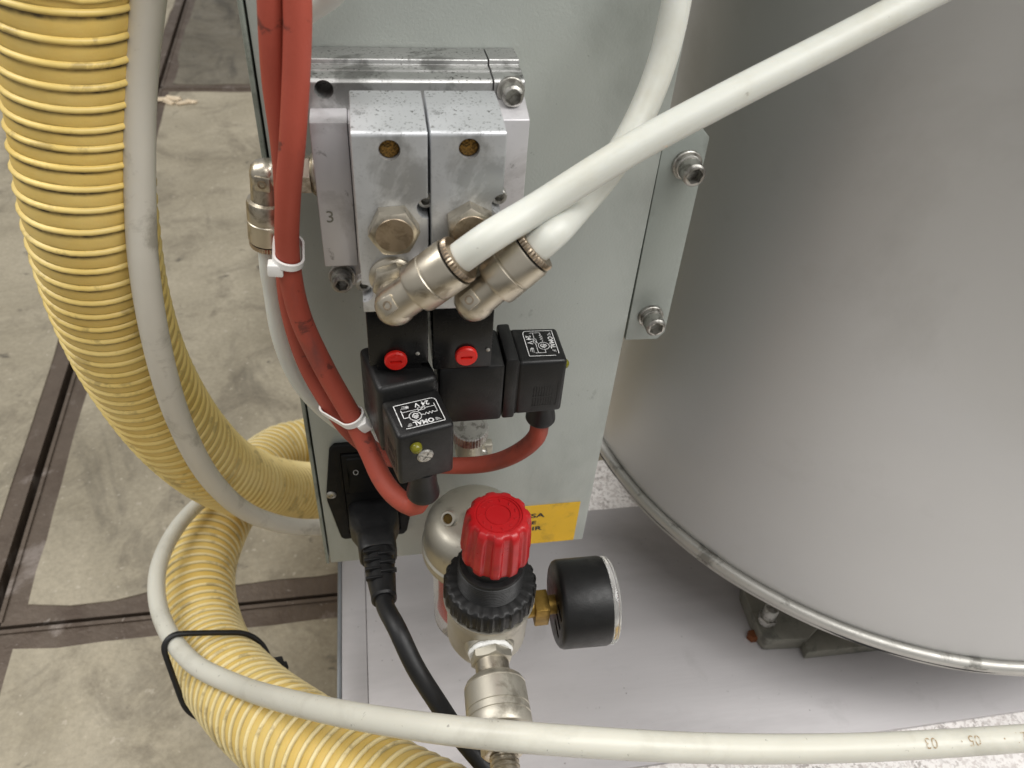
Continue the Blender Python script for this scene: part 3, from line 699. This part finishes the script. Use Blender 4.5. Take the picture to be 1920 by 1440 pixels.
# ------------------------------------------------------------------ power inlet and cord
pi_ = thing('power_inlet', 'black power inlet with rocker switch in the lower left of the panel', 'power inlet', (27, 0, 23))
poly = [(10.5, 24), (43, 24), (45, 27), (50, 58), (50, 63), (45.5, 95), (43, 98), (11, 98), (8.5, 95), (4.2, 62), (4.2, 57), (8.8, 26)]
pb = MB().prism(poly, (0, -.1, 0), (1, 0, 0), (0, 0, 1), (0, -3, 0), .8)
pb.cut(MB().bx(13.5, 41.5, -4, -1.0, 29, 93))
pb.build('plate', M['black_matte'], pi_)
MB().bx(14, 41, -4.2, -1.2, 64, 92, .6).build('switch_frame', M['black_matte'], pi_)
rk = MB().prism([(-4.0, 66), (-6.6, 66.5), (-4.6, 78), (-5.4, 90), (-4.0, 90.5)], (16.5, 0, 0), (0, 1, 0), (0, 0, 1), (22, 0, 0), .4).build('rocker', M['black_matte'], pi_)
zr = MB(); zo = P(667, 885, Y=-5.2)
c0 = [(1.15*math.cos(2*PI*i/24), 1.5*math.sin(2*PI*i/24)) for i in range(25)]
line(zr, c0, .38, zo+V3((0, -.35, 0)), (1, 0, 0), (0, .09, 1), None); zr.build('off_mark', M['ink_white'], rk)
MB().bx(14, 41, -3.6, -1.2, 30, 63.4, .6).build('socket', M['black_matte'], pi_)
for px, py in ((621, 928),):
    sp = P(px, py, Y=-3.1)
    s2 = MB().lathe([(0, 0), (0, 2.6), (.5, 2.5), (1.0, 1.6), (1.1, 0)], sp, (0, -1, 0), 28)
    s2.cut(MB().bx(sp[0]-1.6, sp[0]+1.6, sp[1]-2, sp[1]-.5, sp[2]-.3, sp[2]+.3)).cut(MB().bx(sp[0]-.3, sp[0]+.3, sp[1]-2, sp[1]-.5, sp[2]-1.6, sp[2]+1.6))
    s2.build('screw', M['zinc'], pi_)
pc = thing('mains_lead', 'black mains lead plugged into the power inlet', 'power cord', (27, -4, 47))
ax = (V3((31, -62, 57))-V3((27, -3, 47))).normalized(); o0 = V3((27, -3, 47))
aa, uu, vv = ax, V3((1, 0, 0)), None
uu = (uu-aa*uu.dot(aa)).normalized(); vv = aa.cross(uu)
def loft(mb, secs, n=32, pw=4.0):     # rounded rectangle sections (h, hw, hh)
    V = []; F = []
    for (h, hw, hh) in secs:
        for k in range(n):
            t = 2*PI*k/n; c_, s_ = math.cos(t), math.sin(t)
            q = (abs(c_)**pw+abs(s_)**pw)**(-1/pw)
            V.append(o0+aa*h+uu*(c_*q*hw)+vv*(s_*q*hh))
    for i in range(len(secs)-1):
        for k in range(n):
            k2 = (k+1) % n; F.append((i*n+k, i*n+k2, (i+1)*n+k2, (i+1)*n+k))
    F.append(tuple(range(n))[::-1]); F.append(tuple((len(secs)-1)*n+k for k in range(n)))
    return mb.add(V, F)
loft(MB(), [(0, 12.6, 9.2), (10, 12.8, 9.4), (15, 12.4, 9.2), (22, 9.5, 8.4), (23, 9.6, 8.5), (33, 9.4, 8.2), (34.5, 8.6, 7.6)]).build('plug_body', M['rubber'], pc)
loft(MB(), [(34, 7.6, 7.2), (40, 7.4, 7.0), (50, 6.9, 6.6), (60, 6.0, 6.0), (63, 6.0, 6.0), (64, 5.2, 5.2)], pw=2.4).build('strain_relief', M['rubber'], pc)
sl = MB()
for i in range(4):
    for sgn in (-1, 1):
        h = 38+i*5.6+(2.6 if sgn > 0 else 0); w_ = 7.5-i*.35
        sl.prism([(-3.8+sgn*3.6, -.7), (3.8+sgn*3.6, -.7), (3.8+sgn*3.6, .7), (-3.8+sgn*3.6, .7)], o0+aa*h+vv*(w_-1.6), uu, aa, vv*2.3, .25) if i < 3 or sgn < 0 else None
sl.build('strain_ribs', M['rubber'], pc)
e0 = o0+aa*62
MB().tube([e0, e0+aa*5, P(745, 1180, Y=-84), P(778, 1250, Y=-98), P(822, 1320, Y=-110), P(866, 1385, Y=-121), P(930, 1460, Y=-136), P(1010, 1560, Y=-152)], 4.3, 20, 3.0).build('cable', M['rubber'], pc)

# ------------------------------------------------------------------ filter and regulator
FA = V3((77.5, -36, 0)); RA = V3((77.6, -82, 0))
fr_ = thing('filter_regulator', 'nickel air filter regulator with red knob and black ring', 'regulator', (77.5, -60, -30))
ft = MB().lathe([(46, 0), (46, 22), (50, 24.6), (51, 26.4), (56, 26.6), (57, 25.6), (66, 25.2), (71, 24), (75, 21.5), (77, 18.5), (78, 14), (78.4, 0)], FA, (0, 0, 1), 64)
th = P(832, 987, Y=-58)
ft.build('filter_head', M['nickel_sat'], fr_)
tn = (th-FA-V3((0, 0, th.z))); tn = (tn.normalized()*.75+V3((0, 0, .66))).normalized()
th = FA+V3((0, 0, th.z))+(th-FA-V3((0, 0, th.z))).normalized()*24.6+V3((0, 0, 1.5))
prt = MB().lathe([(-3, 3.9), (.2, 3.7), (1.0, 3.3), (1.0, 2.4), (-3, 2.2)], th, tn, 28, loop=True).build('port_rim', M['nickel_sat'], fr_)
MB().lathe([(-3, 0), (-3, 2.4), (.15, 2.4), (.15, 0)], th, tn, 24).build('port_thread', M['brass_dark'], prt)
MB().lathe([(0, 0), (-.5, 12), (3, 18), (8, 20.4), (40, 21), (62, 21.2), (62, 0)], FA+V3((0, 0, -16)), (0, 0, 1), 56).build('bowl', M['bowl'], fr_)
MB().lathe([(0, 0), (0, 13), (34, 13.5), (36, 8), (50, 8), (50, 0)], FA+V3((0, 0, -4)), (0, 0, 1), 36).build('filter_element', M['red_core'], fr_)
MB().lathe([(0, 0), (0, 6.2), (10, 6.6), (12, 5), (14, 0)], FA+V3((-3, 0, -29)), (0, 0, 1), 60, lambda t, i: 1+.06*math.cos(12*t)).build('drain_knob', M['clampgrey'], fr_)
rb_ = MB().lathe([(38, 0), (38, 12), (44, 16), (50, 18.2), (72, 18.6), (76, 19.4), (78.6, 20.4), (79.4, 20.4), (79.6, 0)], RA, (0, 0, 1), 56)
rb_.build('regulator_body', M['nickel_sat'], fr_)
MB().lathe([(-4, 0), (-4, 13), (26, 13), (26, 0)], V3((77.5, -40, 60)), (0, -1, 0), 40).build('link', M['nickel_sat'], fr_)
MB().lathe([(0, 0), (0, 12.5), (5, 11.2), (9, 10.8), (10, 10.4), (10, 0)], V3((76.6, -89.6, 62)), (-.01, -1, 0), 40).build('inlet_boss', M['nickel_sat'], fr_)
nk = MB().lathe([(79.8, 0), (79.8, 18.8), (81, 19.8), (88.5, 19.8), (90.2, 18.9), (90.8, 17.6), (90.8, 0)], RA, (0, 0, 1), 288, lambda t, i: 1+(.030*max(-.25, min(1, 2.4*math.cos(26*t))) if 0 < i < 5 else 0))
nk.build('panel_ring', M['black'], fr_)
thp = []
z = 90.5
while z < 102.5:
    thp += [(z, 13.9), (z+.35, 14.4), (z+.6, 14.4), (z+.95, 13.9)]; z += 1.2
MB().lathe([(88, 0), (88, 13.9)]+thp+[(103.4, 13.6), (103.6, 12.2), (103.6, 0)], RA, (0, 0, 1), 64).build('threaded_neck', M['black'], fr_, ang=20)
MB().lathe([(100, 0), (100, 11.2), (112, 11.2), (112, 0)], RA, (0, 0, 1), 40).build('spindle_sleeve', M['black'], fr_)
def lob(t, i):
    x = math.cos(11*t)
    f_ = .5+.5*math.tanh(3.0*(x+.1))
    amp = (.03, .08, .12, .13, .13, .12, .10, .06, .02, 0, 0)
    return 1-(amp[i-1] if 1 <= i <= 10 else 0)*(1-f_)
RK = RA+V3((-.3, 0, 0))
kb = MB().lathe([(108.6, 0), (108.6, 12.4), (109.4, 13.6), (111, 14.4), (114, 14.7), (121, 14.3), (129, 13.7), (132.4, 13.2), (134.0, 12.2), (134.6, 11.0), (134.7, 9.6), (134.3, 9.4), (134.3, 0)], RK, (.012, .0, 1), 264, lob)
ko = kb.build('adjusting_knob', M['red'], fr_, ang=50)
mk = MB()
for i in range(11):
    t = 2*PI*i/11+.2
    mk.box(V3((0, 0, 0)), (1.6, .5, .35), 0.1, M=Matrix.Translation(RK+V3((1.6, 0, 134.4))) @ Matrix.Rotation(t, 4, 'Z') @ Matrix.Translation((7.2, 0, 0)) @ Matrix.Rotation(.5 if i % 3 else 1.3, 4, 'Z'))
for rr in (5.2, 8.9):
    mk.lathe([(0, rr), (.3, rr-.05), (.3, rr-.35), (-.1, rr-.4)], RK+V3((1.6, 0, 134.3)), (0, 0, 1), 48, loop=True)
mk.build('raised_marks', M['red'], ko)

# pressure gauge
pgz = P(1085, 1128, Y=-84)
gz = pgz[2]
pgt = thing('pressure_gauge', 'round black pressure gauge seen edge on with clear lens', 'gauge', (98, -84, gz))
MB().lathe([(0, 0), (0, 5), (4, 5), (4, 0)], (94.5, -84, gz), (1, 0, 0), 24).build('stem', M['brass'], pgt)
MB().prism([(-5.6, -6.2), (5.6, -6.2), (5.6, 6.2), (-5.6, 6.2)], (98.0, -85, gz), (0, 1, 0), (0, 0, 1), (6.6, 0, 0), .5).build('square_nut', M['brass'], pgt)
MB().lathe([(0, 0), (0, 4.4), (7, 4.4), (7, 0)], (103, -84, gz), (1, 0, 0), 24).build('neck', M['brass'], pgt)
gb = MB().lathe([(0, 0), (0, 18.2), (.8, 19.4), (2.2, 20.0), (21.5, 20.2), (22.6, 19.8), (22.6, 0)], (108.2, -84, gz), (1, -.02, 0), 72)
for dz in (-6.5, 0, 6.5): gb.cut(MB().bx(107, 110, -97, -88, gz+dz-1.3, gz+dz+1.3))
gb.build('case', M['black'], pgt)
MB().lathe([(0, 0), (0, 19.6), (1.2, 20.0), (2.6, 19.7), (3.6, 18.6), (4.2, 16), (4.4, 0)], (130.9, -84.5, gz), (1, -.02, 0), 72).build('lens', M['lens'], pgt)
MB().lathe([(0, 0), (0, 17), (.3, 17), (.3, 0)], (130.6, -84.5, gz), (1, -.02, 0), 48).build('dial', M['ink_white'], pgt)

# quick coupling
qc = thing('quick_coupling', 'nickel quick release coupling pointing towards the viewer under the regulator', 'coupling', (77, -104, 62))
qd = V3((-.022, -1, .0)).normalized(); q0 = V3((76.3, -99.8, 62.4))
MB().lathe([(0, 0), (0, 9.4), (1.1, 9.9), (2.2, 9.3), (2.2, 0)], q0, qd, 40, lambda t, i: 1+.02*math.sin(9*t)+.015*math.sin(23*t)).build('thread_tape', M['ptfe'], qc)
MB().hexa(q0+qd*2.0, qd, 16.2, 4.4, .35).build('nut', M['nickel_sat'], qc)
MB().lathe([(6, 0), (6, 7.4), (12, 7.4), (12.5, 7.0), (14, 7.0), (14, 0)], q0, qd, 40).build('neck', M['nickel'], qc)
sl_ = [(13.2, 0), (13.2, 8.5), (14, 10.8), (15.2, 12.2), (17.2, 13.1), (17.5, 12.8), (17.9, 12.8), (18.2, 13.2), (27.2, 13.4), (27.5, 13.0), (27.9, 13.0), (28.2, 13.5), (30.6, 13.5), (30.9, 13.1), (31.3, 13.1), (31.6, 13.6), (35.5, 13.6), (36.6, 13.0), (36.8, 11.6), (34, 11.4), (34, 0)]
MB().lathe(sl_, q0, qd, 64).build('sleeve', M['nickel_sat'], qc, ang=30)
MB().lathe([(33, 0), (33, 8.6), (40, 8.6), (40.5, 8.2), (42, 8.2), (42, 0)], q0, qd, 40).build('socket', M['nickel'], qc)
MB().hexa(q0+qd*41, qd, 15.5, 5.0, .1).build('nut', M['nickel'], qc)
tp = []; h = 46
while h < 72: tp += [(h, 5.0), (h+.6, 5.9), (h+1.0, 5.9), (h+1.6, 5.0)]; h += 2.0
MB().lathe([(45, 0)]+tp+[(73, 0)], q0, qd, 36).build('threaded_tail', M['nickel'], qc, ang=20)

# fitting behind the plugs
af = thing('panel_fitting', 'small knurled nickel fitting at the panel behind the plugs', 'fitting', (76, -14, 92))
MB().lathe([(0, 0), (0, 8), (.6, 8.6), (6.4, 8.6), (7, 8), (7, 0)], V3((75.5, -18, 115)), (0, -.15, 1), 120, lambda t, i: 1+.025*math.cos(40*t)).build('knurled_ring', M['zinc'], af)
MB().lathe([(0, 0), (0, 6.2), (24, 6.2), (25, 5), (25, 0)], V3((77, -14, 92)), (-.05, -.1, 1), 32).build('body', M['nickel_sat'], af)
MB().lathe([(0, 0), (0, 7.4), (13.5, 7.4), (13.5, 0)], V3((77, -14, 99)), (0, 1, 0), 32).build('neck', M['nickel_sat'], af)
MB().box((81.5, -9, 96), (14, 5, 8), .8).build('lug', M['nickel_sat'], af)
sb_ = P(902, 846, Y=-12)
MB().lathe([(0, 0), (0, 3), (2.4, 3), (3, 2.4), (3, 0)], sb_, (0, -1, .1), 24).build('screw', M['zinc'], af)

# ------------------------------------------------------------------ yellow spiral hose
HR = 24.6; PITCH = 8.2
H = [P(108, -170, D=248), P(116, -80, D=261), P(125, 0, D=270), P(148, 200, D=295), P(170, 400, D=322), P(205, 560, D=359), P(262, 700, D=408), P(350, 826, D=474), P(450, 900, D=567), P(585, 921, D=700),
     V3((40, 240, -214)), V3((140, 275, -232)), V3((220, 350, -232)), V3((205, 450, -225)), V3((120, 460, -215)), V3((40, 375, -200)),
     P(600, 822, D=800), P(525, 846, D=765), P(458, 908, D=692), P(402, 992, D=625), P(371, 1090, D=572), P(388, 1205, D=520), P(455, 1305, D=455), P(565, 1395, D=402), P(705, 1485, D=364), P(860, 1570, D=330)]
hs = thing('yellow_hose', 'yellow ribbed suction hose looping past the cabinet', 'hose', H[0])
HP, HL = catmull(H, .95)
HF = frames(HP, (1, 0, 0))
def hose():
    n = 40; V = []; F = []; gr = []
    ds = HL/(len(HP)-1)
    for i, (p, (t, nn, b)) in enumerate(zip(HP, HF)):
        wear = 1.0-.55*min(1.0, max(0.0, (i/len(HP)-.22)/.15))
        for k in range(n):
            a = 2*PI*k/n
            ph = (i*ds/PITCH-k/n) % 1.0            # rib sits at phase 0
            r = HR+.55*math.sin(PI*ph)
            V.append(p+(nn*math.cos(a)+b*math.sin(a))*r)
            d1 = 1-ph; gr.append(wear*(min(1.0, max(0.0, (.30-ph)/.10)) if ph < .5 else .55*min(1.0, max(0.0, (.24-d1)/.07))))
    for i in range(len(HP)-1):
        for k in range(n):
            k2 = (k+1) % n; F.append((i*n+k, i*n+k2, (i+1)*n+k2, (i+1)*n+k))
    mb = MB(); mb.V = V; mb.F = F
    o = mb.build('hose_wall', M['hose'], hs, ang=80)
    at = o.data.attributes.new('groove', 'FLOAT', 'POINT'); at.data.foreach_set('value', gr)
    # spiral rib
    turns = HL/PITCH; m_ = int(turns*36); k_ = 7; V = []; F = []
    prof_ = [(-1.4, -.3), (-1.2, .65), (-.7, 1.35), (0, 1.6), (.7, 1.35), (1.2, .65), (1.4, -.3)]
    for j in range(m_):
        s_ = j/36*PITCH; x = s_/ds; i = min(int(x), len(HP)-2); f = x-i
        p = HP[i].lerp(HP[i+1], f); t, nn, b = HF[i]; a = 2*PI*(j/36 % 1.0)
        rad = nn*math.cos(a)+b*math.sin(a)
        for (u_, h_) in prof_: V.append(p+rad*(HR+h_)+t*u_)
    for j in range(m_-1):
        for q in range(k_-1): F.append((j*k_+q, j*k_+q+1, (j+1)*k_+q+1, (j+1)*k_+q))
    mb = MB(); mb.V = V; mb.F = F
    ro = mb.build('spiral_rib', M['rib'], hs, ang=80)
    da_ = ro.data.attributes.new('paleness', 'FLOAT', 'POINT'); da_.data.foreach_set('value', [min(1.0, max(0.0, (j/m_-.12)/.3)) for j in range(m_) for v in range(7)])
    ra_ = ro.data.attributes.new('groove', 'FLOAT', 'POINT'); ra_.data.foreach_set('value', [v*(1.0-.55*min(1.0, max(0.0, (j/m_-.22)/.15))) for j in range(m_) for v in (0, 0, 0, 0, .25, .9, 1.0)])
hose()
# clear tube along the hose
tube_thing('clear_tube', 'translucent beige tube hanging in front of the yellow hose', [P(288, -90, D=256), P(278, 0, D=266), P(264, 150, D=282), P(262, 330, D=300), P(270, 500, D=318), P(302, 680, D=350), P(345, 810, D=392), P(405, 910, D=448), P(480, 968, D=510), P(560, 988, D=545), P(640, 985, D=570), P(720, 975, D=590)], 5.9, M['tube_clear'])
# long grey tube tied to the hose
gt_pts = [P(440, 900, D=640), P(372, 945, D=592), P(325, 1000, D=556), P(297, 1065, D=522), P(295, 1125, D=498), P(318, 1190, D=470), P(362, 1243, D=446), P(440, 1283, D=415), P(540, 1315, D=362), P(680, 1345, D=320), P(850, 1370, D=294), P(1000, 1384, D=284), P(1300, 1402, D=292), P(1600, 1402, D=310), P(1920, 1384, D=325), P(2100, 1368, D=334)]
gt = tube_thing('long_air_tube', 'long greyish white air tube crossing the bottom with brown print', gt_pts, 5.5, M['tube_grey'])
# brown print on the tube (runs along it, upside down)
GP, GL = catmull(gt_pts, 2.0); GFr = frames(GP, (0, 0, 1))
def near(px, py):
    best = min(range(len(GP)), key=lambda i: (GP[i]-CAM).cross(ray(px, py).normalized()).length); return best
pr = MB()
for s_, px, py in (('03', 1735, 1404), ('·', 1790, 1399), ('05', 1817, 1402), ('·', 1868, 1396), ('21', 1902, 1398)):
    i0 = near(px, py); p0 = GP[i0]; t, nn, b = GFr[i0]
    vdir = (CAM-p0); vdir = (vdir-t*vdir.dot(t)).normalized(); side = t.cross(vdir)    # towards the camera side of the tube at that spot
    if side.dot(down) < 0: side = -side
    def warp(x, y, p0=p0, t=t, vdir=vdir, side=side):
        tt = t if t.dot(right) > 0 else -t
        ang = (y-.6)/5.55
        return p0-tt*x+(vdir*math.cos(ang)+side*math.sin(ang))*5.58
    text(pr, s_, 6.0, (0, 0, 0), (1, 0, 0), (0, 1, 0), warp=warp)
pr.build('printed_marks', M['ink_brown'], gt)
# black cable tie holding tube to hose
ic = min(range(len(HP)), key=lambda i: (HP[i]-P(425, 1268, D=480)).length)
pc_, (t_, n_, b_) = HP[ic], HF[ic]
bt = thing('hose_tie', 'black cable tie strapping the grey tube to the yellow hose', 'cable tie', pc_)
it_ = min(range(len(GP)), key=lambda i: abs((GP[i]-pc_).dot(t_))+.02*(GP[i]-pc_).length)
pt_ = GP[it_]; hull = []
e1 = (pt_-pc_); e1 = (e1-t_*e1.dot(t_)); dd = e1.length; e1.normalize(); e2 = t_.cross(e1)
ra, rb2 = HR+2.6, 7.2
al = math.acos((ra-rb2)/dd)
for k_ in range(25):
    th_ = al+(2*PI-2*al)*k_/24; hull.append(pc_+(e1*math.cos(th_)+e2*math.sin(th_))*ra)
for k_ in range(9):
    th_ = -al+2*al*k_/8; hull.append(pc_+e1*dd+(e1*math.cos(th_)+e2*math.sin(th_))*rb2)
hull.append(hull[0])
MB().tube(hull, 1.7, 10, 2.0).build('strap', M['rubber'], bt)
hd = max(hull, key=lambda p: (p-CAM).dot(right)/(p-CAM).dot(fwd)); hd = hd+(hd-pc_).normalized()*4.5
tq = (hd-pc_).normalized(); hm = Matrix.Translation(hd) @ tq.to_track_quat('X', 'Z').to_matrix().to_4x4()
MB().box((0, 0, 0), (8.5, 7.5, 9.5), 1.0, M=hm).box((5.0, 0, -2.5), (6, 5.5, 4.0), .6, M=hm).build('head', M['rubber'], bt)
